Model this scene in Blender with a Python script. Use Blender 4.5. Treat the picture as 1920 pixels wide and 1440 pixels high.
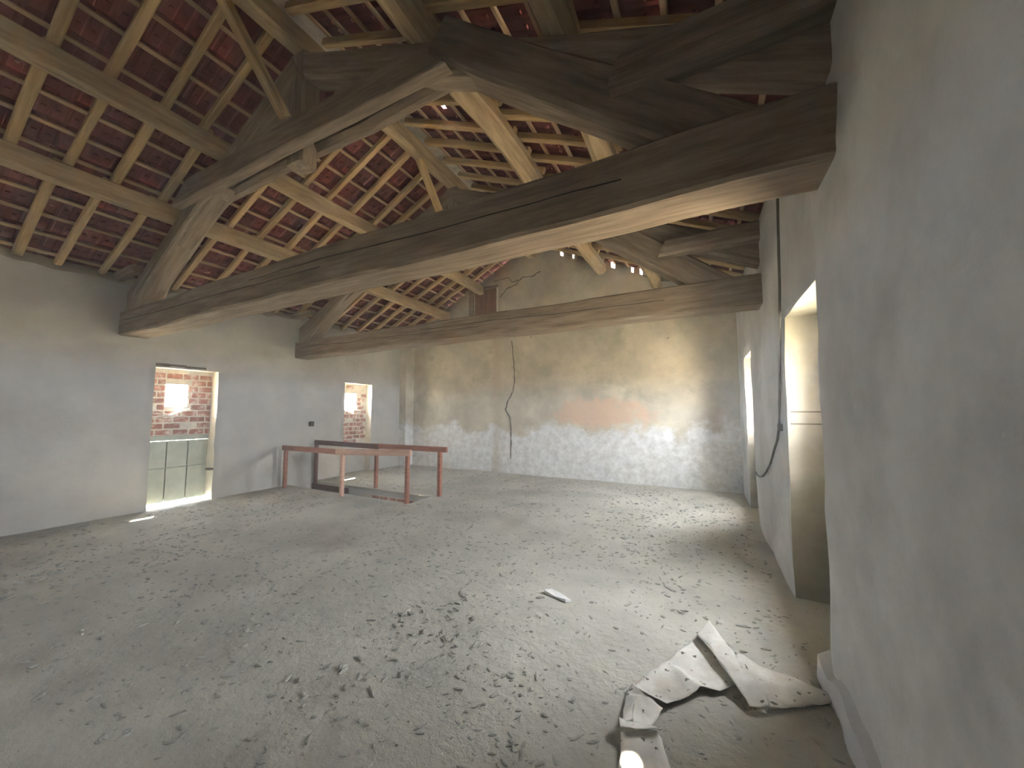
import bpy, bmesh, math, random
from mathutils import Vector, Matrix, noise
random.seed(7)
S = bpy.context.scene
for o in list(bpy.data.objects): bpy.data.objects.remove(o)
COL = S.collection

# ------------------------------------------------------------ camera, sky, sun, exposure
H = 1.55
YAW, PITCH = math.radians(27.4), math.radians(4.13)
cam = bpy.data.cameras.new('camera'); camo = bpy.data.objects.new('camera', cam); COL.objects.link(camo)
camo.location = (0, 0, H)
camo.rotation_euler = (math.pi/2 + PITCH, 0, YAW)
cam.sensor_width = 36; cam.lens = 692/1920*36; cam.clip_start = .05; cam.clip_end = 500
S.camera = camo
W = bpy.data.worlds.new('sky'); S.world = W; W.use_nodes = True
bg = W.node_tree.nodes['Background']; bg.inputs[0].default_value = (.88, .94, 1, 1); bg.inputs[1].default_value = 7.0
sun = bpy.data.lights.new('sun', 'SUN'); sun.energy = 22; sun.angle = math.radians(.6); sun.color = (1, .9, .74)
suno = bpy.data.objects.new('sun', sun); COL.objects.link(suno)
suno.rotation_euler = Vector((.82, -.58, -1.8)).to_track_quat('-Z', 'Y').to_euler()
suno.location = (-12, 10, 20)
S.view_settings.view_transform = 'Standard'; S.view_settings.look = 'None'
S.view_settings.gamma = 1; S.view_settings.use_curve_mapping = False
S.view_settings.exposure = 4.6
S.cycles.max_bounces = 10; S.cycles.diffuse_bounces = 8
S.cycles.sample_clamp_indirect = 8

# daylight portals in the openings (they only guide the sampling of the sky)
for (px, py, pz, wy, wz, sx) in ((-8.25, -.62, 1.8, .45, .5, 1), (1.12, -.57, 1.73, .65, .7, -1), (-8.3, 2.97, 1.81, .4, .5, 1), (-8.3, 6.49, 1.81, .45, .5, 1), (1.12, 3.23, 1.8, .75, .8, -1), (1.12, 6.67, 1.8, .75, .8, -1), (-8.3, 3.03, .05, .9, .2, 1)):
    a = bpy.data.lights.new('portal', 'AREA'); a.shape = 'RECTANGLE'; a.size = wz; a.size_y = wy; a.cycles.is_portal = True
    ao = bpy.data.objects.new('portal', a); COL.objects.link(ao); ao.location = (px, py, pz); ao.rotation_euler = (0, -sx*math.pi/2, 0)
# ------------------------------------------------------------ dimensions (metres; x right, y into the room, z up)
XL, XR, YF, YN = -7.8, .62, 8.3, -3.6
RX, RZ, SL, SR = -3.75, 5.4, .5, .43            # ridge line and roof slopes (purlin undersides)
def PZ(x): return RZ - (SL*(RX-x) if x < RX else SR*(x-RX))

# ------------------------------------------------------------ materials
def mat(name, c1, c2, scale=3, stretch=(1, 1, 1), bump=.3, bscale=None, rough=.9, c3=None, c3scale=1., c3lo=.55, c3hi=.7,
        detail=8, rnd=.0, spots=None, bdist=.02, gen=None):
    m = bpy.data.materials.new(name); m.use_nodes = True
    nt = m.node_tree; N = nt.nodes; L = nt.links
    b = N['Principled BSDF']; b.inputs['Roughness'].default_value = rough; b.inputs['Specular IOR Level'].default_value = .2
    tc = N.new('ShaderNodeTexCoord'); mp = N.new('ShaderNodeMapping'); mp.inputs['Scale'].default_value = stretch
    L.new(tc.outputs['Object'], mp.inputs[0])
    vec = mp.outputs[0]
    oi = None
    if rnd:
        oi = N.new('ShaderNodeObjectInfo'); ad = N.new('ShaderNodeVectorMath'); ad.operation = 'MULTIPLY_ADD'
        ad.inputs[1].default_value = (37, 37, 37); L.new(oi.outputs['Random'], ad.inputs[0]); L.new(vec, ad.inputs[2]); vec = ad.outputs[0]
    def nz(sc, det=detail, ro=.6):
        n = N.new('ShaderNodeTexNoise'); n.inputs['Scale'].default_value = sc; n.inputs['Detail'].default_value = det
        n.inputs['Roughness'].default_value = ro; L.new(vec, n.inputs['Vector']); return n
    def ramp(src, a, ca, bb, cb):
        r = N.new('ShaderNodeValToRGB'); r.color_ramp.elements[0].position = a; r.color_ramp.elements[1].position = bb
        r.color_ramp.elements[0].color = ca; r.color_ramp.elements[1].color = cb; L.new(src, r.inputs[0]); return r.outputs[0]
    n1 = nz(scale)
    col = ramp(n1.outputs['Fac'], .35, (*c1, 1), .68, (*c2, 1))
    def mix(fac, ca, cb, mode='MIX'):
        x = N.new('ShaderNodeMix'); x.data_type = 'RGBA'; x.blend_type = mode
        if hasattr(fac, 'links'): L.new(fac, x.inputs[0])
        else: x.inputs[0].default_value = fac
        for v, s in ((ca, x.inputs[6]), (cb, x.inputs[7])):
            if hasattr(v, 'links'): L.new(v, s)
            else: s.default_value = (*v, 1)
        return x.outputs[2]
    if c3:
        n3 = nz(c3scale, 6); f3 = ramp(n3.outputs['Fac'], c3lo, (0, 0, 0, 1), c3hi, (1, 1, 1, 1))
        col = mix(f3, col, c3)
    if spots:
        ns = nz(spots[1], 3, .5); fs = ramp(ns.outputs['Fac'], spots[2], (0, 0, 0, 1), spots[2]+.05, (1, 1, 1, 1))
        col = mix(fs, col, spots[0])
    if rnd:
        hv = N.new('ShaderNodeHueSaturation'); mr = N.new('ShaderNodeMapRange')
        mr.inputs[3].default_value = 1-rnd; mr.inputs[4].default_value = 1+rnd
        L.new(oi.outputs['Random'], mr.inputs[0]); L.new(mr.outputs[0], hv.inputs['Value']); L.new(col, hv.inputs['Color']); col = hv.outputs[0]
    if gen: col = gen(N, L, tc, mix, ramp, nz, col)
    L.new(col, b.inputs['Base Color'])
    if bump:
        nb = nz(bscale or scale*4, 8, .65); bp = N.new('ShaderNodeBump'); bp.inputs['Strength'].default_value = bump
        bp.inputs['Distance'].default_value = bdist
        L.new(nb.outputs['Fac'], bp.inputs['Height']); L.new(bp.outputs[0], b.inputs['Normal'])
    return m

def far_zones(N, L, tc, mix, ramp, nz, col):
    sx = N.new('ShaderNodeSeparateXYZ'); L.new(tc.outputs['Object'], sx.inputs[0])
    def math_(op, a, b=0.):
        n = N.new('ShaderNodeMath'); n.operation = op
        for i, v in enumerate((a, b)):
            if hasattr(v, 'links'): L.new(v, n.inputs[i])
            else: n.inputs[i].default_value = v
        return n.outputs[0]
    n = nz(1.1, 8).outputs['Fac']; n2 = nz(4, 8).outputs['Fac']
    # limewash left on the lower band, ragged upper edge
    h = math_('ADD', math_('MULTIPLY', math_('SUBTRACT', n, .5), 1.6), math_('SUBTRACT', 1.15, sx.outputs[2]))
    h = math_('ADD', h, math_('MULTIPLY', math_('SUBTRACT', n2, .5), .5))
    f = ramp(h, .42, (0, 0, 0, 1), .62, (1, 1, 1, 1))
    f = ramp(math_('ADD', h, 0.5), .42, (0, 0, 0, 1), .62, (1, 1, 1, 1))
    mot = ramp(nz(6.5, 9, .7).outputs['Fac'], .34, (.51, .50, .475, 1), .64, (.76, .76, .755, 1))
    col = mix(f, col, mot)
    # salmon ground showing where the coat has flaked
    dx = math_('DIVIDE', math_('SUBTRACT', sx.outputs[0], -2.1), 1.25); dz = math_('DIVIDE', math_('SUBTRACT', sx.outputs[2], 1.5), .38)
    d = math_('SQRT', math_('ADD', math_('MULTIPLY', dx, dx), math_('MULTIPLY', dz, dz)))
    d = math_('ADD', d, math_('MULTIPLY', math_('SUBTRACT', n2, .5), 1.8))
    f2 = ramp(d, .62, (.8, .8, .8, 1), 1.1, (0, 0, 0, 1))
    col = mix(f2, col, (.62, .42, .29))
    dx = math_('DIVIDE', math_('SUBTRACT', sx.outputs[0], -4.75), .18)
    d = math_('ADD', math_('ABSOLUTE', dx), math_('MULTIPLY', math_('SUBTRACT', n2, .5), 1.5))
    f3 = ramp(d, .3, (.5, .5, .5, 1), 1.2, (0, 0, 0, 1))
    return mix(f3, col, (.42, .34, .25))

M = {}
M['far'] = mat('far_plaster', (.40, .36, .28), (.62, .55, .43), 1.3, bump=.55, bscale=10, c3=(.36, .34, .25), c3scale=1.6, c3lo=.55, c3hi=.72, spots=((.2, .17, .13), 9, .74), gen=far_zones)
M['left'] = mat('left_plaster', (.40, .385, .36), (.50, .48, .44), 1.1, bump=.4, bscale=9, c3=(.36, .33, .29), c3scale=.6, c3lo=.5, c3hi=.72, spots=((.16, .14, .12), 5, .79))
M['right'] = mat('right_plaster', (.42, .415, .40), (.57, .565, .545), 1.2, bump=.4, bscale=11, c3=(.33, .325, .315), c3scale=1.1, c3lo=.5, c3hi=.75, spots=((.25, .23, .2), 7, .78))
M['jamb'] = mat('jamb_plaster', (.66, .62, .53), (.78, .75, .67), 2.5, bump=.25, bscale=10)
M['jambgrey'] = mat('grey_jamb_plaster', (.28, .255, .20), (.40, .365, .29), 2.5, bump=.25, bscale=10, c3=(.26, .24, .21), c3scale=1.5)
M['floor'] = mat('earth_floor', (.37, .355, .31), (.51, .49, .43), 1.2, bump=.9, bscale=11, c3=(.30, .265, .23), c3scale=.55, c3lo=.55, c3hi=.72, spots=((.2, .18, .15), 16, .70), bdist=.03)
M['clod'] = mat('earth_clod', (.27, .26, .23), (.42, .41, .365), 6, bump=.3)
M['beam'] = mat('old_beam', (.17, .127, .09), (.31, .24, .175), 2.2, (.9, 9, 9), bump=.5, bscale=4, c3=(.36, .30, .235), c3scale=.9, c3lo=.55, c3hi=.8, rnd=.12, bdist=.015)
M['log'] = mat('pale_log', (.30, .21, .12), (.47, .345, .205), 2.5, (.9, 7, 7), bump=.5, bscale=4, c3=(.16, .12, .08), c3scale=1.5, c3lo=.6, c3hi=.8, rnd=.15)
M['rafter'] = mat('rafter_wood', (.39, .26, .125), (.56, .385, .195), 2.5, (.8, 9, 9), bump=.35, bscale=4, c3=(.2, .15, .1), c3scale=1.2, c3lo=.6, c3hi=.8, rnd=.18)
M['batten'] = mat('batten_wood', (.33, .21, .125), (.47, .315, .19), 2, (.8, 9, 9), bump=.2, rnd=.15)
M['tile'] = mat('clay_tile', (.105, .026, .022), (.175, .05, .04), 5, bump=.25, bscale=18, c3=(.30, .19, .17), c3scale=5, c3lo=.66, c3hi=.76, rnd=.22)
M['brick'] = mat('red_brick', (.30, .13, .09), (.46, .23, .165), 9, bump=.5, bscale=30, rnd=.2, c3=(.58, .51, .44), c3scale=9, c3lo=.5, c3hi=.66)
M['mortar'] = mat('lime_mortar', (.5, .45, .37), (.66, .6, .5), 8, bump=.6, bscale=25)
M['green'] = mat('grey_green_paint', (.36, .38, .31), (.46, .47, .39), 4, bump=.12, rough=.6, c3=(.3, .28, .22), c3scale=5, c3lo=.62, c3hi=.75, rnd=.04)
M['rail'] = mat('red_brown_paint', (.24, .095, .06), (.36, .16, .105), 6, (.7, 4, 4), bump=.2, rough=.6, rnd=.1)
M['railpale'] = mat('bare_pine', (.48, .29, .21), (.62, .41, .31), 6, (.7, 4, 4), bump=.2, rough=.7)
M['raildark'] = mat('dark_brown_paint', (.09, .045, .035), (.15, .075, .055), 6, (.7, 4, 4), bump=.2, rough=.6)
M['brown'] = mat('brown_board', (.15, .075, .05), (.24, .125, .08), 4, (4, 4, .8), bump=.3, rnd=.1)
M['dark'] = mat('near_black', (.03, .028, .025), (.06, .055, .05), 4)
M['crack'] = mat('crack_shadow', (.10, .085, .065), (.16, .135, .1), 8, bump=0)
M['split'] = mat('split_shadow', (.035, .027, .02), (.05, .04, .03), 8, bump=0)
M['sheet'] = mat('dusty_sheet', (.50, .48, .44), (.70, .68, .63), 5, bump=.25, bscale=9, rough=.55, spots=((.12, .10, .08), 26, .655), c3=(.40, .37, .32), c3scale=3, c3lo=.5, c3hi=.7)
M['paper'] = mat('white_paper', (.68, .68, .66), (.8, .8, .78), 9, bump=.2)
M['cable'] = mat('grey_cable', (.09, .085, .08), (.13, .12, .11), 8, bump=0, rough=.5)
M['web'] = mat('cobweb', (.7, .68, .62), (.8, .78, .72), 9, bump=0)
M['iron'] = mat('rusty_iron', (.05, .04, .035), (.1, .07, .05), 20, bump=.3, rough=.7)
M['yard'] = mat('sunny_yard', (.34, .30, .21), (.44, .39, .29), .3, bump=0)
M['out'] = mat('outer_render', (.42, .38, .31), (.5, .45, .36), .8, bump=.1)

# ------------------------------------------------------------ helpers
def link(name, me, m=None, parent=None):
    if m is not None and not me.materials: me.materials.append(m)
    o = bpy.data.objects.new(name, me); COL.objects.link(o)
    if parent: o.parent = parent
    return o
def finish(name, bm, m, parent=None, smooth=False):
    bmesh.ops.recalc_face_normals(bm, faces=bm.faces)
    me = bpy.data.meshes.new(name); bm.to_mesh(me); bm.free()
    if smooth:
        for p in me.polygons: p.use_smooth = True
    return link(name, me, m, parent)
def empty(name, loc=(0, 0, 0), label=None, cat=None, group=None, kind=None):
    o = bpy.data.objects.new(name, None); COL.objects.link(o); o.location = loc; o.empty_display_size = .1
    return tag(o, label, cat, group, kind)
def tag(o, label=None, cat=None, group=None, kind=None):
    for k, v in (('label', label), ('category', cat), ('group', group), ('kind', kind)):
        if v: o[k] = v
    return o
def box(bm, x0, x1, y0, y1, z0, z1):
    r = bmesh.ops.create_cube(bm, size=1)
    for v in r['verts']:
        v.co = Vector(((x0+x1)/2 + v.co.x*(x1-x0), (y0+y1)/2 + v.co.y*(y1-y0), (z0+z1)/2 + v.co.z*(z1-z0)))
    return r['verts']
def boxobj(name, m, parent, *a, bev=0.):
    """A slightly bevelled block whose origin sits at its own centre."""
    x0, x1, y0, y1, z0, z1 = a
    bm = bmesh.new(); c = Vector(((x0+x1)/2, (y0+y1)/2, (z0+z1)/2))
    box(bm, x0-c.x, x1-c.x, y0-c.y, y1-c.y, z0-c.z, z1-c.z)
    if bev: bmesh.ops.bevel(bm, geom=list(bm.edges), offset=bev, segments=1, affect='EDGES')
    o = finish(name, bm, m); o.location = c
    if parent: o.parent = parent; o.location = c - parent.location
    return o
def beam_mesh(name, L, w, h, ch=.14, seg=.35, jit=.008, bow=0., round_=False, skew=0., taper=1.):
    """Hand-hewn timber along local x from 0 to L, section w (local y) by h (local z)."""
    bm = bmesh.new(); n = max(2, int(L/seg)); rings = []
    sd = random.random()*100
    if round_:
        sec = [(math.cos(a)*w/2, math.sin(a)*h/2) for a in [i*math.tau/10 for i in range(10)]]
    else:
        c = min(w, h)*ch; a, b = w/2, h/2
        sec = [(-a+c, -b), (a-c, -b), (a, -b+c), (a, b-c), (a-c, b), (-a+c, b), (-a, b-c), (-a, -b+c)]
    for i in range(n+1):
        t = i/n; x = L*t; k = 1+(taper-1)*t; ring = []
        oy = noise.noise((x*.9, sd, 0))*jit*2.2; oz = noise.noise((x*.9, sd, 9))*jit*2.2 + bow*math.sin(math.pi*t)
        for j, (y, z) in enumerate(sec):
            dj = noise.noise((x*2.3, sd+j*7, 3))*jit
            xx = x
            if i == 0 and skew: xx += skew*(z/h+.5)
            if i == n and skew: xx -= skew*(z/h+.5)
            ring.append(bm.verts.new((xx, y*k+oy+dj, z*k+oz+dj*.8)))
        rings.append(ring)
    m = len(sec)
    for i in range(n):
        for j in range(m):
            bm.faces.new((rings[i][j], rings[i][(j+1) % m], rings[i+1][(j+1) % m], rings[i+1][j]))
    bm.faces.new(rings[0][::-1]); bm.faces.new(rings[-1])
    bmesh.ops.recalc_face_normals(bm, faces=bm.faces)
    me = bpy.data.meshes.new(name); bm.to_mesh(me); bm.free()
    if round_:
        for p in me.polygons: p.use_smooth = len(p.vertices) == 4
    return me
def orient(o, p0, p1, up=(0, 0, 1)):
    p0, p1 = Vector(p0), Vector(p1); x = (p1-p0).normalized(); z = Vector(up); z = (z - x*z.dot(x)).normalized(); y = z.cross(x)
    m = Matrix((x, y, z)).transposed().to_4x4(); m.translation = p0
    if o.parent: m = Matrix.Translation(-Vector(o.parent.location)) @ m
    o.matrix_basis = m
    return o
def beam(name, p0, p1, w, h, m, parent=None, up=(0, 0, 1), **k):
    me = beam_mesh(name, (Vector(p1)-Vector(p0)).length, w, h, **k)
    return orient(link(name, me, m, parent), p0, p1, up)
def tube(bm, pts, r, n=6):
    rings = []
    for i, p in enumerate(pts):
        p = Vector(p); d = (Vector(pts[min(i+1, len(pts)-1)]) - Vector(pts[max(i-1, 0)])).normalized()
        u = d.orthogonal().normalized(); u = Vector((0, 0, 1)).cross(d) if abs(d.z) < .9 else Vector((1, 0, 0)).cross(d)
        u.normalize(); v = d.cross(u)
        rings.append([bm.verts.new(p + u*math.cos(a)*r + v*math.sin(a)*r) for a in [k*math.tau/n for k in range(n)]])
    for i in range(len(rings)-1):
        for j in range(n): bm.faces.new((rings[i][j], rings[i][(j+1) % n], rings[i+1][(j+1) % n], rings[i+1][j]))
    bm.faces.new(rings[0][::-1]); bm.faces.new(rings[-1])

def wall(name, u0, u1, top, holes, thick, to, m, step=.16, z0=-.4, amp=.010, extra_u=(), mjamb=None, mout=None, rag=0.):
    """Masonry wall on a (u, z) grid: holes = (u0, u1, z0, z1); top(u) = height of its upper edge; to(u, d, z) places a point
    (d = depth into the wall). Front, back, reveals and top are all built."""
    us = {round(u0, 4), round(u1, 4)} | {round(v, 4) for h in holes for v in h[:2]} | {round(v, 4) for v in extra_u}
    zs = {z0} | {round(v, 4) for h in holes for v in h[2:]}
    ZT = 2.6 if holes else 3.2
    zs.add(ZT)
    def fill(s):
        s = sorted(s); out = []
        for a, b in zip(s, s[1:]):
            n = max(1, round((b-a)/step)); out += [a+(b-a)*i/n for i in range(n)]
        return out+[s[-1]]
    us, zs = fill(us), fill(zs)
    nt = 6
    def zval(u, j):
        if j < len(zs): return zs[j]
        return ZT + (top(u)-ZT)*(j-len(zs)+1)/nt
    nz_ = len(zs)+nt
    bm = bmesh.new(); F = {}; B = {}
    def inhole(a, b, c, d):
        um, zm = (a+b)/2, (c+d)/2
        return any(h[0] < um < h[1] and h[2] < zm < h[3] for h in holes)
    edge_u = {round(v, 4) for h in holes for v in h[:2]}; edge_z = {round(v, 4) for h in holes for v in h[2:]}
    def fv(i, j, back):
        D = B if back else F
        if (i, j) not in D:
            u, z = us[i], zval(us[i], j)
            d = thick if back else noise.fractal((u*1.3, z*1.3, u0), .8, 2, 4)*amp*1.6
            uu, zz = u, z
            if not back and (round(u, 4) in edge_u or round(z, 4) in edge_z):
                uu += noise.noise((u*7, z*7, 3))*.014; zz += noise.noise((u*7, z*7, 8))*.012
            if not back and j == nz_-1 and rag: zz += noise.fractal((u*2.2, 4, 4), .8, 2, 4)*rag
            D[(i, j)] = bm.verts.new(to(uu, d, zz))
        return D[(i, j)]
    nu = len(us)
    solid = [[not inhole(us[i], us[i+1], zval(us[i], j), zval(us[i], j+1)) for j in range(nz_-1)] for i in range(nu-1)]
    def q(a, b, c, d, mi):
        f = bm.faces.new((a, b, c, d)); f.material_index = mi; f.smooth = mi == 0
    for i in range(nu-1):
        for j in range(nz_-1):
            if not solid[i][j]: continue
            q(fv(i, j, 0), fv(i+1, j, 0), fv(i+1, j+1, 0), fv(i, j+1, 0), 0)
            q(fv(i, j, 1), fv(i, j+1, 1), fv(i+1, j+1, 1), fv(i+1, j, 1), 2)
            for (di, dj, a, b) in ((-1, 0, (i, j), (i, j+1)), (1, 0, (i+1, j), (i+1, j+1)), (0, -1, (i, j), (i+1, j)), (0, 1, (i, j+1), (i+1, j+1))):
                ii, jj = i+di, j+dj
                if 0 <= ii < nu-1 and 0 <= jj < nz_-1 and solid[ii][jj]: continue
                inner = 0 <= ii < nu-1 and 0 <= jj < nz_-1
                q(fv(*a, 0), fv(*b, 0), fv(*b, 1), fv(*a, 1), 1 if inner else 2)
    o = finish(name, bm, m); o.data.materials.append(mjamb or m); o.data.materials.append(mout or m)
    return tag(o, kind='structure')

# ------------------------------------------------------------ shell
LH = [(2.6, 3.47, -.02, 2.25), (6.13, 6.97, -.02, 2.23), (-.8, -.45, 1.6, 2.0)]  # last hole: unseen opening behind the camera, added for fill light
RH = [(2.75, 3.75, -.02, 2.33), (6.2, 7.15, -.02, 2.40), (-.85, -.3, 1.45, 2.0)]  # last hole likewise unseen, added to light beam fronts and left wall
TL, TR = .40, .45
wl = wall('wall_left', YN, YF, lambda u: 3.5, LH, TL, lambda u, d, z: (XL-d, u, z+(.32 if d > .2 and z > 3.3 else 0)), M['left'], mjamb=M['jamb'], mout=M['out'], rag=.10)
wr = wall('wall_right', YN, YF, lambda u: 3.68, RH, TR, lambda u, d, z: (XR+d-(.035*max(0, min(1, (2.74-u)/.08))*max(0, min(1, (3.3-z)/.5)) if d < .1 else 0), u+.28*max(0, 1-abs(u-3.3)/1.2)*(1-min(z, 2.33)/2.33), z+(.2 if d > .2 and z > 3.5 else 0)), M['right'], mjamb=M['jambgrey'], mout=M['out'], rag=.06)
def gable_top(u):
    z = PZ(u) + .385
    for c, w in ((-2.94, .035), (-2.65, .02), (-1.72, .045), (-1.3, .025), (-1.12, .03), (.12, .05), (.3, .03)):
        if abs(u-c) < w: z -= .13
    return z
gu = [c+s*w for c, w in ((-2.94, .035), (-2.65, .02), (-1.72, .045), (-1.3, .025), (-1.12, .03), (.12, .05), (.3, .03)) for s in (-1.02, -.9, .9, 1.02)]
wf = wall('wall_far', XL-TL, XR+TR, gable_top, [], .3, lambda u, d, z: (u, YF+d, z), M['far'], extra_u=gu+[RX], mjamb=M['right'], mout=M['out'], amp=.006)
wn = wall('wall_near', XL-TL, XR+TR, lambda u: PZ(u)+.39, [], .3, lambda u, d, z: (u, YN-d, z), M['right'], extra_u=[RX], mjamb=M['jamb'], mout=M['out'])
# shallow masonry pier in the far left corner
pier = tag(finish('trim_1', (lambda bm: (box(bm, XL-.02, XL+.24, 7.98, YF+.01, -.02, 3.6), bm)[1])(bmesh.new()), M['far']), kind='structure')

# floor with the stairwell opening
HX0, HX1, HY0, HY1 = XL, -4.45, 4.84, 5.40
def floor_mesh():
    bm = bmesh.new()
    def fill(s, st):
        out = []
        for a, b in zip(s, s[1:]):
            n = max(1, round((b-a)/st)); out += [a+(b-a)*i/n for i in range(n)]
        return out+[s[-1]]
    xs = fill([XL-TL, HX0, HX1, XR+TR], .09); ys = fill([YN-.1, HY0, HY1, YF+.15], .09); V = {}
    def v(i, j):
        if (i, j) not in V:
            x, y = xs[i], ys[j]
            z = -.012 + noise.fractal((x*.7, y*.7, 0), .9, 2, 3)*.012 + noise.fractal((x*4.5, y*4.5, 5), .7, 2, 4)*.007
            V[(i, j)] = bm.verts.new((x, y, min(z, .0)))
        return V[(i, j)]
    for i in range(len(xs)-1):
        for j in range(len(ys)-1):
            xm, ym = (xs[i]+xs[i+1])/2, (ys[j]+ys[j+1])/2
            if xm < HX1 and HY0 < ym < HY1: continue
            bm.faces.new((v(i, j), v(i+1, j), v(i+1, j+1), v(i, j+1)))
    for f in bm.faces: f.smooth = True
    # slab edge round the opening
    for (a, b) in (((HX0-TL, HY0), (HX1, HY0)), ((HX1, HY0), (HX1, HY1)), ((HX1, HY1), (HX0-TL, HY1))):
        bm.faces.new([bm.verts.new((*p, z)) for p, z in ((a, -.012), (b, -.012), (b, -.06), (a, -.06))])
    bmesh.ops.remove_doubles(bm, verts=bm.verts, dist=.0005)
    return bm
fl = tag(finish('floor', floor_mesh(), M['floor']), kind='structure')
# plastered walls of the stairwell, and its dark bottom
bm = bmesh.new()
WZ = -2.5
box(bm, XL-.3, XL, HY0-.2, HY1+.2, WZ, -.03)
box(bm, XL, HX1+.2, HY1+.004, HY1+.2, WZ, -.05); box(bm, HX1+.004, HX1+.2, HY0-.2, HY1+.2, WZ, -.05); box(bm, XL, HX1+.2, HY0-.2, HY0-.004, WZ, -.05)
well = tag(finish('wall_stairwell', bm, M['right']), kind='structure')
bm = bmesh.new(); box(bm, XL-.3, HX1+.2, HY0-.2, HY1+.2, WZ-.1, WZ)
tag(finish('floor_lower', bm, M['dark']), kind='structure')
# yard outside, seen through nothing but lighting the reveals
bm = bmesh.new(); box(bm, -90, 90, -90, 90, -4.1, -4)
tag(finish('ground', bm, M['yard']), kind='structure')

# ------------------------------------------------------------ roof covering: two slopes of rafters, battens and clay tiles
EAVE_L, EAVE_R = XL-.52, XR+.72
def fwd_depth(p):
    d = Vector(p)-Vector((0, 0, H))
    f = Vector((-math.sin(YAW)*math.cos(PITCH), math.cos(YAW)*math.cos(PITCH), math.sin(PITCH))); r = Vector((math.cos(YAW), math.sin(YAW), 0)); u = r.cross(f)
    z = d.dot(f)
    if z < .2: return None
    return 960+692*d.dot(r)/z, 720-692*d.dot(u)/z, z, d.length
def tile_mesh():
    bm = bmesh.new(); Wd, Lg = .238, .385
    prof = [(0, .0), (.018, .0), (.034, .016), (.105, .016), (.112, .008), (.126, .008), (.133, .016), (.204, .016), (.22, 0), (Wd, 0)]
    lo = [[bm.verts.new((x, y, z)) for y, z in prof] for x in (0, Lg)]
    hi = [[bm.verts.new((x, y, .03)) for y in (0, Wd)] for x in (0, Lg)]
    for a in range(len(prof)-1): bm.faces.new((lo[0][a], lo[0][a+1], lo[1][a+1], lo[1][a]))
    bm.faces.new((hi[0][0], hi[1][0], hi[1][1], hi[0][1]))
    for k in (0, 1): bm.faces.new([*lo[k], hi[k][1], hi[k][0]])
    for e, h in ((0, 0), (-1, 1)): bm.faces.new((lo[0][e], lo[1][e], hi[1][h], hi[0][h]))
    for y0, x0 in ((.055, .215), (.155, .215)):                     # nibs cast on the underside
        box(bm, x0, x0+.03, y0, y0+.035, -.004, .018)
    bmesh.ops.recalc_face_normals(bm, faces=bm.faces)
    me = bpy.data.meshes.new('tile'); bm.to_mesh(me); bm.free(); me.materials.append(M['tile']); return me
TILE = tile_mesh()
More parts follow.
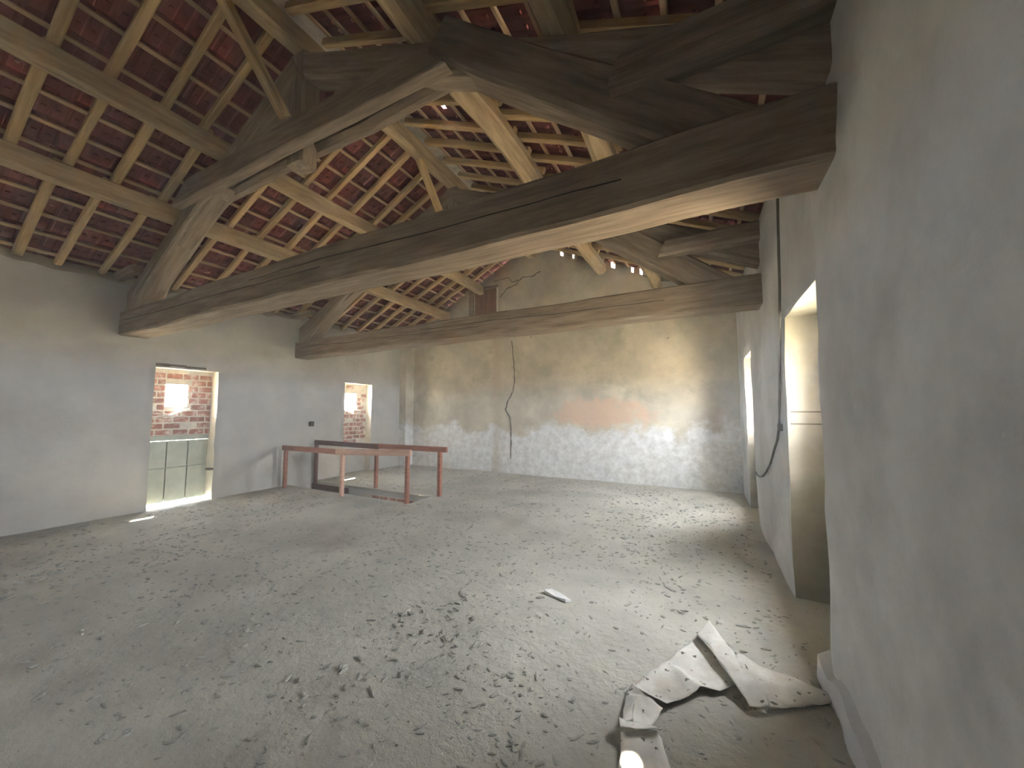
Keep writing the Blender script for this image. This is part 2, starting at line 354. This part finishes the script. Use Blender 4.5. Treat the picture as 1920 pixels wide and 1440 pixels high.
def slope(name, side):
    root = tag(empty(name, (0, 0, 0)), kind='structure')
    s = SL if side < 0 else SR
    ang = math.atan(s); dn = Vector((side*math.cos(ang), 0, -math.sin(ang))); nrm = Vector((side*math.sin(ang), 0, math.cos(ang)))
    def at(t, y, h): return Vector((RX, y, RZ)) + dn*t + nrm*h      # t down the slope, h above the purlins' undersides
    Tmax = ((RX-EAVE_L) if side < 0 else (EAVE_R-RX))/math.cos(ang)
    HP = .22
    # rafters, in lengths that meet staggered over each purlin
    PX = [RX, -5.22, -6.36, EAVE_L] if side < 0 else [RX, -2.05, -.845, EAVE_R]
    ts = [abs(x-RX)/math.cos(ang) for x in PX]
    ph = ([.18, .16, .07] if side < 0 else [.06, .2, .1])
    for b in range(3):
        y = YN + .12 + ph[b]
        while y < YF-(.05 if side < 0 else .3):
            yy = y + random.uniform(-.03, .03)
            a0 = max(.04, ts[b]-random.uniform(.05, .13)); a1 = min(Tmax, ts[b+1]+(random.uniform(.05, .14) if b < 2 else 0))
            w = random.uniform(.068, .092)
            beam('rafter', at(a0, yy, HP+.045), at(a1, yy+random.uniform(-.05, .03), HP+.045), w, .085, M['rafter'], root, up=nrm, seg=.6, jit=.008, ch=.16)
            y += .415 if side < 0 else .42
    # battens
    G = .335; HB = HP+.09
    rows = int(Tmax/G)+1; bt = []
    for k in range(rows):
        t = .10 + k*G
        if t > Tmax-.25: break
        bt.append(t)
        beam('batten', at(t, YN-.02, HB+.015), at(t+random.uniform(-.015, .015), YF+.04, HB+.015), .042, .028, M['batten'], root, up=nrm, seg=1.2, jit=.006, ch=.1)
    # tiles
    PIT = .226; cand = []; hole = None
    HT = HB+.031
    ny = int((YF+.05-(YN-.02))/PIT)+1
    for t in bt:
        for j in range(ny):
            y = YN-.02 + j*PIT
            if side > 0 and hole is None and abs(at(t+.18, 0, 0).x+2.75) < .17 and abs(y+PIT/2-3.42) < .113:
                hole = (t, y); continue
            p0 = at(t-.05, y, HT); p1 = at(t-.05+.385, y, HT+.024)
            c = at(t+.13, y+PIT/2, HT); pr = fwd_depth(c); sc = 0
            if pr and -60 < pr[0] < 1980 and -60 < pr[1] < 1000: sc = 1/(pr[3]**2)
            cand.append((sc, t, y, p0, p1))
    cand.sort(key=lambda c: -c[0])
    rest = bmesh.new()
    for k, (sc, t, y, p0, p1) in enumerate(cand):
        x = (p1-p0).normalized(); yv = Vector((0, 1 if side > 0 else 1, 0)); z = x.cross(yv)
        if z.z < 0: z = -z
        m = Matrix((x, z.cross(x), z)).transposed().to_4x4()
        off = Vector((0, 0, 0)) if z.cross(x).y > 0 else Vector((0, .238, 0))
        m.translation = p0 + off + nrm*random.uniform(-.001, .004)
        if k < 300:
            o = link('tile', TILE, None, root); o.matrix_basis = m
        else:
            n0 = len(rest.verts); rest.from_mesh(TILE); rest.verts.ensure_lookup_table()
            for v in rest.verts[n0:]: v.co = m @ v.co
    o = finish('tile_field', rest, M['tile'], root); o['kind'] = 'stuff'
    if side > 0:                                                    # a broken tile leaves a gap the sky shows through
        t, y = hole
        bm = bmesh.new()
        for (a, b, c, d) in ((.0, .15, 0, .238), (.15, .385, 0, .09), (.15, .385, .145, .238), (.215, .385, .09, .145)): box(bm, a, b, c, d, 0, .03)
        o = finish('broken_tile', bm, M['tile'], root)
        p0 = at(t-.05, y, HT); p1 = at(t+.335, y, HT+.024); x = (p1-p0).normalized(); yv = Vector((0, 1, 0)); z = x.cross(yv)
        m = Matrix((x, yv, z)).transposed().to_4x4(); m.translation = p0; o.matrix_basis = m
    return root
cl = slope('ceiling_left', -1)
cr = slope('ceiling_right', 1)
bm = bmesh.new()
k = 0; y = YN-.05
while y < YF+.05:
    for a in range(6):
        pts = []
        for (yy, r) in ((y, .235), (y+.36, .225)):
            for aa in (a, a+1):
                th = math.pi*aa/6; pts.append(bm.verts.new((RX+math.cos(th)*r, yy, RZ+.265+math.sin(th)*r*1.0)))
        bm.faces.new((pts[0], pts[1], pts[3], pts[2]))
    y += .33
bmesh.ops.solidify(bm, geom=bm.faces[:], thickness=.015)
o = finish('ridge_tile', bm, M['tile'], cr); o['kind'] = 'stuff'
bm = bmesh.new(); box(bm, RX-.2, RX+.2, YN-.05, YF+.05, RZ+.32, RZ+.36); finish('mortar', bm, M['mortar'], cr)  # strip added below the ridge tiles to block leaking sun

# ------------------------------------------------------------ roof trusses
def truss(y, label, th=.365):
    """Tie beam low down, raking struts up to a doubled collar, principal rafters to the ridge, king post, wall pieces."""
    t = empty('roof_truss', (RX, y, 0), label, 'roof truss')
    yc = y+.17
    p = lambda n, a, b, w, h, m='beam', **k: beam(n, a, b, w, h, M[m], t, **k)
    tie = p('tie_beam', (XL-.15, yc, 2.68+th/2), (XR+.2, yc, 2.745+th/2), .34, th, seg=.3, jit=.012, ch=.06)
    for (i0, i1, ta, tb) in ((1, 17, .62, .42), (12, 26, .72, .5)):      # long drying splits along the face
        vs = tie.data.vertices; bm = bmesh.new()
        tube(bm, [vs[i*8+7].co.lerp(vs[i*8+6].co, ta+(tb-ta)*(i-i0)/(i1-i0)+.05*noise.noise((i*.6, y, i0)))+Vector((0, .001, 0)) for i in range(i0, i1)], .0055, 5)
        finish('split', bm, M['split'], tie)
    p('strut', (-7.66, yc-.01, 2.98), (-5.3, yc-.01, 4.45), .28, .24, jit=.012, bow=.13, ch=.1)
    p('strut', (.24, yc-.01, 2.98), (-1.82, yc-.01, 4.58), .27, .32, jit=.012, ch=.1)
    for side, xe in ((-1, XL-.35), (1, XR+.35)):
        a = Vector((RX+side*.02, yc, RZ-.15)); b = Vector((xe, yc, PZ(xe)-.15))
        p('principal_rafter', a, b, .22, .28, jit=.01)
    p('collar_beam', (-6.02, y-.05, 4.31), (-1.62, y-.05, 4.26), .12, .26, skew=.38, jit=.008, ch=.08)
    p('collar_beam', (-5.75, yc+.12, 4.43), (-1.45, yc+.12, 4.45), .16, .24, jit=.014, ch=.3, bow=.02)
    p('king_post', (RX, yc, 4.15), (RX, yc, RZ-.02), .2, .26, up=(1, 0, 0), jit=.008)
    p('brace', (RX, y-.02, 4.58), (RX, y-.72, RZ-.0), .1, .1, 'rafter', up=(1, 0, 0), jit=.006)
    p('brace', (RX, y+.36, 4.62), (RX, y+1.0, RZ-.0), .1, .1, 'rafter', up=(1, 0, 0), jit=.006)
    p('wall_piece', (XL-.2, yc-.2, 3.58), (-7.15, yc-.2, 3.6), .12, .12, skew=.05)
    p('wall_piece', (XR+.25, yc-.17, 3.56), (-.44, yc-.17, 3.57), .2, .21, skew=.1)
    return t
t1 = truss(2.15, 'nearer of the two timber roof trusses, its thick tie beam crossing mid-room overhead')
t2 = truss(4.86, 'farther timber roof truss, its slimmer-looking tie beam low before the pale gable wall', .35)

# ------------------------------------------------------------ purlins and ridge beam
def purlin(x, w, h, m, label, dx=0., **k):
    z = PZ(x)
    o = beam('purlin', (x, YN-.1, z+h/2-.0), (x+dx, YF+.15, z+h/2-.0), w, h, M[m], None, seg=.45, **k)
    return tag(o, label, 'purlin', 'purlins under the tiled roof')
purlin(-5.22, .15, .235, 'log', 'upper purlin on the red tiled left slope, nearer the ridge', jit=.016)
purlin(-6.36, .15, .235, 'log', 'lower purlin on the red tiled left slope, nearer the window wall', jit=.014)
purlin(-2.02, .25, .26, 'log', 'thick pale round-edged purlin right of the ridge, nearest to it', jit=.03, ch=.3)
purlin(-.83, .21, .24, 'log', 'pale crooked purlin on the dark right slope, nearer the eaves', jit=.03, ch=.3)
tag(beam('ridge_beam', (RX, YN-.1, RZ+.11), (RX, YF+.15, RZ+.11), .17, .24, M['log'], None, seg=.45, jit=.012), 'ridge beam running along the very top of the roof', 'ridge beam')

# ------------------------------------------------------------ blocked openings in the left wall
def infill(name, y0, y1, z0, z1, hole, zbrick_top, side=-1):
    root = tag(empty(name, (XL-.2 if side < 0 else XR+.25, (y0+y1)/2, z0)), kind='structure')
    hy0, hy1, hz0, hz1 = hole; X0, X1 = (XL-.315, XL-.215) if side < 0 else (XR+.365, XR+.265)
    bm = bmesh.new()
    box(bm, X0, X1, y0-.02, hy0, z0, z1+.02); box(bm, X0, X1, hy1, y1+.02, z0, z1+.02)
    box(bm, X0, X1, hy0, hy1, z0, hz0); box(bm, X0, X1, hy0, hy1, hz1, z1+.02)
    bm.transform(Matrix.Translation(-Vector(root.location)))
    finish('mortar', bm, M['mortar'], root)
    # bricks standing just proud of the mortar
    z = z0+.012; k = 0
    while z+.07 < z1-.005:
        hb = .083; y = y0 - (.0 if k % 2 else .11)
        while y < y1:
            a, b = max(y, y0+.004), min(y+.205, y1-.004); y += .228
            if b-a < .05: continue
            za, zb = z, min(z+hb, z1-.004)
            for (p, q) in ((a, b),):
                segs = [(p, q)]
                if zb > hz0-.02 and za < hz1+.02:
                    segs = [s for s in ((p, min(q, hy0-.012)), (max(p, hy1+.012), q)) if s[1]-s[0] > .045]
                for (s0, s1) in segs:
                    if (za > zbrick_top and random.random() < .75) or random.random() < .06: continue
                    o = boxobj('brick', M['brick'], root, *sorted((X1+side*.05, X1-side*random.uniform(.005, .014))), s0, s1, za+random.uniform(-.004, .004), zb, bev=.006)
        z += .106; k += 1
    return root
w1 = infill('window_1', 2.6, 3.47, 1.13, 2.25, (2.82, 3.12, 1.62, 2.0), 2.1)
w2 = infill('window_2', 6.13, 6.97, .72, 2.23, (6.32, 6.66, 1.62, 1.99), 1.56)
infill('window_3', 2.72, 4.0, 1.13, 2.33, (2.90, 3.40, 1.45, 2.10), 2.1, 1)
infill('window_4', 6.15, 7.2, 1.13, 2.40, (6.35, 6.9, 1.45, 2.15), 2.1, 1)
def low_door(name, x, sgn, y0, y1, z1, gap, m):
    root = tag(empty(name, (x, (y0+y1)/2, 0)), kind='structure')
    n = 3; wd = (y1-y0)/n
    for i in range(n):
        for (za, zb) in ((gap, .52*z1), (.52*z1+.012, z1-.09)):
            boxobj('panel', m, root, x-.018, x+.018, y0+i*wd+.006, y0+(i+1)*wd-.006, za, zb, bev=.006)
    boxobj('backing', m, root, x-sgn*.03-.01, x-sgn*.03+.01, y0, y1, gap+.005, z1-.09)
    boxobj('top_rail', m, root, x-.035, x+.035, y0, y1, z1-.085, z1, bev=.008)
    return root
d1 = low_door('door_1', XL-.25, 1, 2.6, 3.47, 1.13, .03, M['green'])
low_door('door_2', XR+.30, -1, 2.75, 4.05, 1.13, -.06, M['dark'])  # both unseen right doors coloured near black to cut bounced light
low_door('door_3', XR+.30, -1, 6.2, 7.15, 1.13, -.06, M['dark'])
boxobj('panel', M['left'], w2, XL-.31, XL-.22, 6.12, 6.98, -.02, .73)
for y0, y1 in ((2.3, 3.1),):
    pass
# cobwebs sagging below the daylight holes
def web(y0, y1, z, label):
    bm = bmesh.new(); x = XL-.17
    for k in range(9):
        a = (x-.03, y0+random.uniform(0, .1), z+random.uniform(-.12, .1)); b = (x+random.uniform(-.03, .05), y1-random.uniform(0, .25), z+random.uniform(-.08, .12))
        mid = ((a[0]+b[0])/2+.02, (a[1]+b[1])/2, (a[2]+b[2])/2-.03-random.random()*.03)
        tube(bm, [a, mid, b], random.uniform(.0012, .0035), 4)
    o = finish('cobweb', bm, M['web']); tag(o, label, 'cobweb', 'cobwebs in the bricked openings')
web(2.6, 3.2, 1.5, 'cobweb strands under the square hole of the nearer bricked opening')
web(6.2, 6.8, 1.55, 'cobweb strands under the square hole of the farther bricked opening')
# crumbled edge above the first opening
for (a, b, zz, h) in ((2.6, 2.78, 2.27, .05), (2.76, 3.0, 2.285, .03), (2.98, 3.28, 2.27, .035)):
    boxobj('lintel_chip', M['crack'], wl, XL-.01, XL+.006, a, b, zz, zz+h, bev=.003)
o = boxobj('hinge_pin', M['iron'], wl, XL-.12, XL+.008, 3.40, 3.475, .50, .53, bev=.004)

for zz in (1.44, 1.54):
    boxobj('joint', M['crack'], wr, XR+.02, XR+.26, 3.805+.07*(1.5-zz), 3.84, zz-.006, zz+.006)
# broken foot of the right wall's plaster, standing a little proud
def skirting(name, y0, y1, x, sg, h, t, m):
    bm = bmesh.new(); prev = None; n = int((y1-y0)/.07)
    for i in range(n+1):
        y = y0+(y1-y0)*i/n; k = noise.fractal((y*2.5, x, 3), .8, 2, 3)
        tt = t*(1+.6*k); hh = h*(1+.7*noise.fractal((y*3, x, 9), .8, 2, 3))
        c = [bm.verts.new((x+sg*.02, y, -.05)), bm.verts.new((x-sg*tt*1.3, y, -.05)), bm.verts.new((x-sg*tt, y, hh*.75)), bm.verts.new((x+sg*.02, y, hh))]
        if prev:
            for j in range(4): bm.faces.new((prev[j], prev[(j+1) % 4], c[(j+1) % 4], c[j]))
        else: bm.faces.new(c)
        prev = c
    bm.faces.new(prev[::-1])
    return tag(finish(name, bm, m), kind='structure')
skirting('baseboard_right', YN, 2.86, XR-.035, 1, .15, .035, M['right'])

# gable hatch
h = empty('hatch', (-5.09, YF, 4.05), 'small brown boarded hatch with a side post, high in the pale gable', 'hatch')
for i in range(4): boxobj('board', M['brown'], h, -5.43+i*.17+.003, -5.43+(i+1)*.17-.003, YF-.02, YF+.0, 4.05, 4.79, bev=.003)
boxobj('post', M['beam'], h, -5.62, -5.46, YF-.04, YF+.0, 4.0, 4.80, bev=.012)
boxobj('jamb', M['jamb'], h, -4.75, -4.70, YF-.035, YF, 4.0, 4.80, bev=.01)
boxobj('lintel', M['beam'], h, -5.9, -4.70, YF-.035, YF+.0, 4.8, 4.87, bev=.01)

# cracks in the far wall
def crack(parent, pts, w):
    bm = bmesh.new(); prev = None; P = []
    for a, b in zip(pts, pts[1:]):
        n = 5
        for i in range(n):
            t = i/n; P.append((a[0]+(b[0]-a[0])*t+random.uniform(-.012, .012), a[1]+(b[1]-a[1])*t+random.uniform(-.012, .012)))
    P.append(pts[-1])
    for i, (x, z) in enumerate(P):
        q = P[min(i+1, len(P)-1)]; p_ = P[max(i-1, 0)]; d = Vector((q[0]-p_[0], q[1]-p_[1])).normalized(); n = Vector((-d.y, d.x))
        ww = w*(.35+random.random()*.9)*(1-.6*abs(i/len(P)-.5))
        c = [bm.verts.new((x+n.x*s*ww, YF-.012+dy, z+n.y*s*ww)) for s, dy in ((-1, 0), (1, 0), (1, .03), (-1, .03))]
        if prev:
            for k in range(4): bm.faces.new((prev[k], prev[(k+1) % 4], c[(k+1) % 4], c[k]))
        else: bm.faces.new(c)
        prev = c
    bm.faces.new(prev[::-1])
    finish('crack', bm, M['crack'], parent)
crack(wf, [(-4.30, 3.33), (-4.25, 2.75), (-4.22, 2.33), (-4.27, 2.02), (-4.42, 1.78), (-4.49, 1.58), (-4.36, 1.38), (-4.32, .85), (-4.34, .35)], .014)
crack(wf, [(-4.65, 4.52), (-4.45, 4.72), (-4.2, 4.78), (-4.0, 4.95), (-3.75, 4.93), (-3.5, 5.02)], .012)
crack(wf, [(-4.85, 4.98), (-4.4, 5.0), (-4.3, 4.86), (-4.05, 4.9)], .010)
crack(wf, [(-1.1, 4.5), (-.75, 4.32), (-.4, 4.27)], .014)

# ------------------------------------------------------------ stairwell: brick base, boards, two guard rails
for k in range(6):
    for i in range(-1, 7):
        x0 = -5.95 + i*.222 + (.11 if k % 2 else 0); x1 = x0+.19
        if x1 > HX1-.02 or x0 < -6.1: continue
        z1 = -.135 - k*.1
        boxobj('brick', M['brick'], well, x0, x1, HY1-.012, HY1+.03, z1-.075, z1, bev=.01)
bm = bmesh.new(); box(bm, -6.2, HX1, HY1-.004, HY1+.02, -.9, -.12); finish('mortar', bm, M['mortar'], well)
for i in range(2):
    boxobj('board', M['raildark'], well, XL+.01, -6.62-.05*i, HY1-.05, HY1-.015, -.30-.2*i, -.12-.2*i+.06, bev=.006)
def post(parent, x, y, z0, z1, m, w=.062):
    o = boxobj('post', m, parent, x-w/2, x+w/2, y-w/2, y+w/2, z0, z1, bev=.005); return o
r1 = empty('guard_rail', (-6, 4.7, 0), 'nearer wooden guard rail of the stairwell, pale board on its right half', 'railing', 'guard rails round the stairwell')
post(r1, -7.54, 4.60, 0, .80, M['rail']); post(r1, -5.88, 4.63, 0, .79, M['railpale']); post(r1, -4.47, 4.79, 0, .84, M['rail'])
beam('top_rail', (-7.62, 4.585, .80), (-5.75, 4.60, .80), .04, .095, M['rail'], r1, jit=.002, ch=.05)
o = beam('top_rail', (-5.98, 4.565, .80), (-4.36, 4.745, .845), .04, .105, M['railpale'], r1, jit=.002, ch=.05); o['label'] = 'paler unpainted board'
r2 = empty('guard_rail', (-6, 5.45, 0), 'farther red-brown guard rail of the stairwell, dark board at its wall end', 'railing', 'guard rails round the stairwell')
post(r2, -7.70, 5.38, -.34, .82, M['raildark']); post(r2, -5.92, 5.455, 0, .80, M['rail']); post(r2, -4.32, 5.465, 0, .82, M['rail'], .068)
o = beam('top_rail', (-7.78, 5.40, .84), (-5.82, 5.41, .83), .04, .10, M['raildark'], r2, jit=.002, ch=.05); o['label'] = 'dark brown board'
beam('top_rail', (-5.95, 5.42, .84), (-4.13, 5.425, .845), .04, .095, M['rail'], r2, jit=.002, ch=.05)

# ------------------------------------------------------------ small things on walls and floor
bm = bmesh.new()
pts = [(XR-.012, 2.62, 2.72), (XR-.012, 3.60, 3.0)]
cab = [(3.60, 3.35), (3.66, 3.0), (3.72, 2.6), (3.82, 2.2), (3.92, 1.85), (4.0, 1.6), (4.07, 1.41), (4.2, 1.28), (4.41, 1.17), (4.7, 1.0), (5.03, .87), (5.35, .77), (5.62, .72), (5.85, .70), (6.03, .72)]
tube(bm, [(XR-.022, y, z) for y, z in cab], .011, 6)
t = finish('cable', bm, M['cable']); tag(t, 'dark electric cable hanging down the right wall, sagging beside the tall opening', 'cable')
boxobj('clip', M['cable'], t, XR-.035, XR-.0, 4.04, 4.09, 1.37, 1.43, bev=.004)
bm = bmesh.new(); box(bm, XL-.005, XL+.05, 5.24, 5.34, 1.20, 1.31); bmesh.ops.bevel(bm, geom=list(bm.edges), offset=.01, segments=1, affect='EDGES')
o = finish('junction_box', bm, M['iron']); tag(o, 'small dark junction box on the left wall above the guard rail', 'junction box')

# loose earth lying over the floor
tb = bmesh.new(); bmesh.ops.create_icosphere(tb, subdivisions=1, radius=1)
ICO_V = [v.co.copy() for v in tb.verts]; ICO_F = [[v.index for v in f.verts] for f in tb.faces]; tb.free()
def clod(acc, x, y, s, flat=.42):
    V, F = acc; n0 = len(V)
    a = random.random()*math.tau; sx, sy = random.uniform(.8, 2.3)*s, random.uniform(.4, .95)*s; ca, sa = math.cos(a), math.sin(a)
    for co in ICO_V:
        k = random.uniform(.65, 1.15); xx, yy = co.x*k*sx, co.y*k*sy
        V.append((x+xx*ca-yy*sa, y+xx*sa+yy*ca, co.z*k*s*flat+s*flat*.25-.009))
    F.extend([[i+n0 for i in f] for f in ICO_F])
def from_acc(name, acc, m):
    me = bpy.data.meshes.new(name); me.from_pydata(acc[0], [], acc[1]); me.update(); return link(name, me, m)
acc = ([], [])
n = 0
while n < 10000:
    x, y = random.uniform(XL+.15, XR-.05), random.uniform(.7, YF-.2)
    if HX0-.1 < x < HX1+.1 and HY0-.12 < y < HY1+.12: continue
    dens = .35+.65*max(0, noise.noise((x*.8, y*.8, 2))+.4)
    if random.random() > dens: continue
    s = random.choice((.005, .006, .007, .009, .010, .012, .015, .02)) * (1.0 if random.random() < .97 else 1.6)
    clod(acc, x, y, s); n += 1
o = from_acc('loose_earth', acc, M['clod']); tag(o, 'crumbs of dry earth scattered over the whole floor', 'loose earth', kind='stuff')
def lump(x, y, s, label, m='clod', flat=.6):
    acc = ([], [])
    for k in range(6): clod(acc, x+random.uniform(-s, s), y+random.uniform(-s, s)*.7, s*random.uniform(.4, .8), flat)
    o = from_acc('earth_clump', acc, M[m]); tag(o, label, 'clump', 'earth clumps on the floor')
lump(-2.08, 2.25, .04, 'dark earth clump alone in mid floor before the truss')
lump(-1.99, 1.62, .03, 'crumbled earth clump with a pale chip, nearer mid floor')
bm = bmesh.new()
for (x, y) in ((-1.15, 3.03),):
    ps = [(-.12, .03), (-.06, .055), (.03, .03), (.14, -.03), (.1, -.06), (0, -.025), (-.09, -.01)]
    lo = [bm.verts.new((x+a, y+b, -.004)) for a, b in ps]; hi = [bm.verts.new((x+a, y+b, .004+.018*abs(math.sin(a*20)))) for a, b in ps]
    bm.faces.new(lo[::-1]); bm.faces.new(hi)
    for i in range(len(ps)): bm.faces.new((lo[i], lo[(i+1) % len(ps)], hi[(i+1) % len(ps)], hi[i]))
o = finish('paper_scrap', bm, M['paper']); tag(o, 'torn white scrap of paper lying flat on mid floor', 'paper')

# crumpled sheet by the right wall
def sheet():
    pieces = [
     [(-.401, 1.90, .02), (-.245, 1.99, .02), (-.10, 1.66, .012), (-.09, 1.50, .012), (-.33, 1.50, .01), (-.36, 1.64, .012)],
     [(-.407, 1.975, .03), (-.238, 2.01, .02), (-.225, 1.985, .05), (-.238, 1.955, .055), (-.40, 1.89, .05), (-.415, 1.93, .06)],
     [(-.427, 2.191, .015), (-.369, 2.084, .05), (-.358, 1.984, .045), (-.407, 1.94, .03)],
     [(-.427, 2.191, .015), (-.411, 2.25, .03), (-.307, 2.152, .05), (-.235, 2.14, .025), (-.28, 2.01, .012), (-.358, 1.97, .03), (-.369, 2.084, .05)],
     [(-.411, 2.248, .02), (-.265, 2.52, .03), (-.085, 2.84, .06), (.0, 2.716, .05), (.111, 2.498, .03), (.02, 2.42, .02), (-.07, 2.359, .06), (-.125, 2.284, .03), (-.222, 2.178, .03), (-.307, 2.152, .06)],
     [(-.014, 2.88, .16), (.019, 2.852, .13), (.087, 2.733, .10), (.139, 2.60, .08), (.228, 2.50, .06), (.251, 2.39, .03), (.165, 2.355, .03), (.095, 2.468, .06), (.028, 2.591, .085), (-.024, 2.693, .10), (-.09, 2.78, .09)],
     [(.14, 2.80, .05), (.26, 2.765, .02), (.409, 2.708, .035), (.609, 2.637, .03), (.487, 2.556, .012), (.37, 2.47, .02), (.254, 2.40, .012), (.215, 2.531, .035), (.11, 2.66, .06)]]
    bm = bmesh.new()
    for pc in pieces:
        bm.faces.new([bm.verts.new(v) for v in pc])
    bmesh.ops.triangulate(bm, faces=bm.faces[:])
    for _ in range(3): bmesh.ops.subdivide_edges(bm, edges=bm.edges[:], cuts=1, use_grid_fill=True)
    bmesh.ops.triangulate(bm, faces=bm.faces[:])
    bmesh.ops.remove_doubles(bm, verts=bm.verts, dist=.0004)
    for v in bm.verts:
        p = v.co.copy()
        v.co.z += noise.fractal((p.x*8, p.y*8, 1), .8, 2, 3)*.012; v.co.x += noise.noise((p.x*13, p.y*13, 4))*.01; v.co.y += noise.noise((p.x*13, p.y*13, 6))*.01
        v.co.z = max(v.co.z, .004)
    bmesh.ops.recalc_face_normals(bm, faces=bm.faces)
    bmesh.ops.solidify(bm, geom=bm.faces[:], thickness=.003)
    return bm
o = finish('plastic_sheet', sheet(), M['sheet'], smooth=True); tag(o, 'crumpled dirty white plastic sheet on the floor beside the right wall', 'sheet')

# haze volume added to imitate the veil of the lens (its box lies inside the masonry, so only the air shows)
bm = bmesh.new(); box(bm, XL-.12, XR+.15, YN-.15, YF+.1, -.3, 6.2)
hm = bpy.data.materials.new('veil_haze'); hm.use_nodes = True; nt = hm.node_tree
for n in list(nt.nodes):
    if n.type != 'OUTPUT_MATERIAL': nt.nodes.remove(n)
vs = nt.nodes.new('ShaderNodeVolumeScatter'); vs.inputs['Density'].default_value = .012; vs.inputs['Anisotropy'].default_value = .3; vs.inputs['Color'].default_value = (.85, .92, 1, 1)
nt.links.new(vs.outputs[0], nt.nodes[0].inputs['Volume'])
o = finish('haze', bm, hm); tag(o, 'thin haze added to the room air in place of lens veil', 'haze', kind='stuff')
S.cycles.volume_bounces = 1
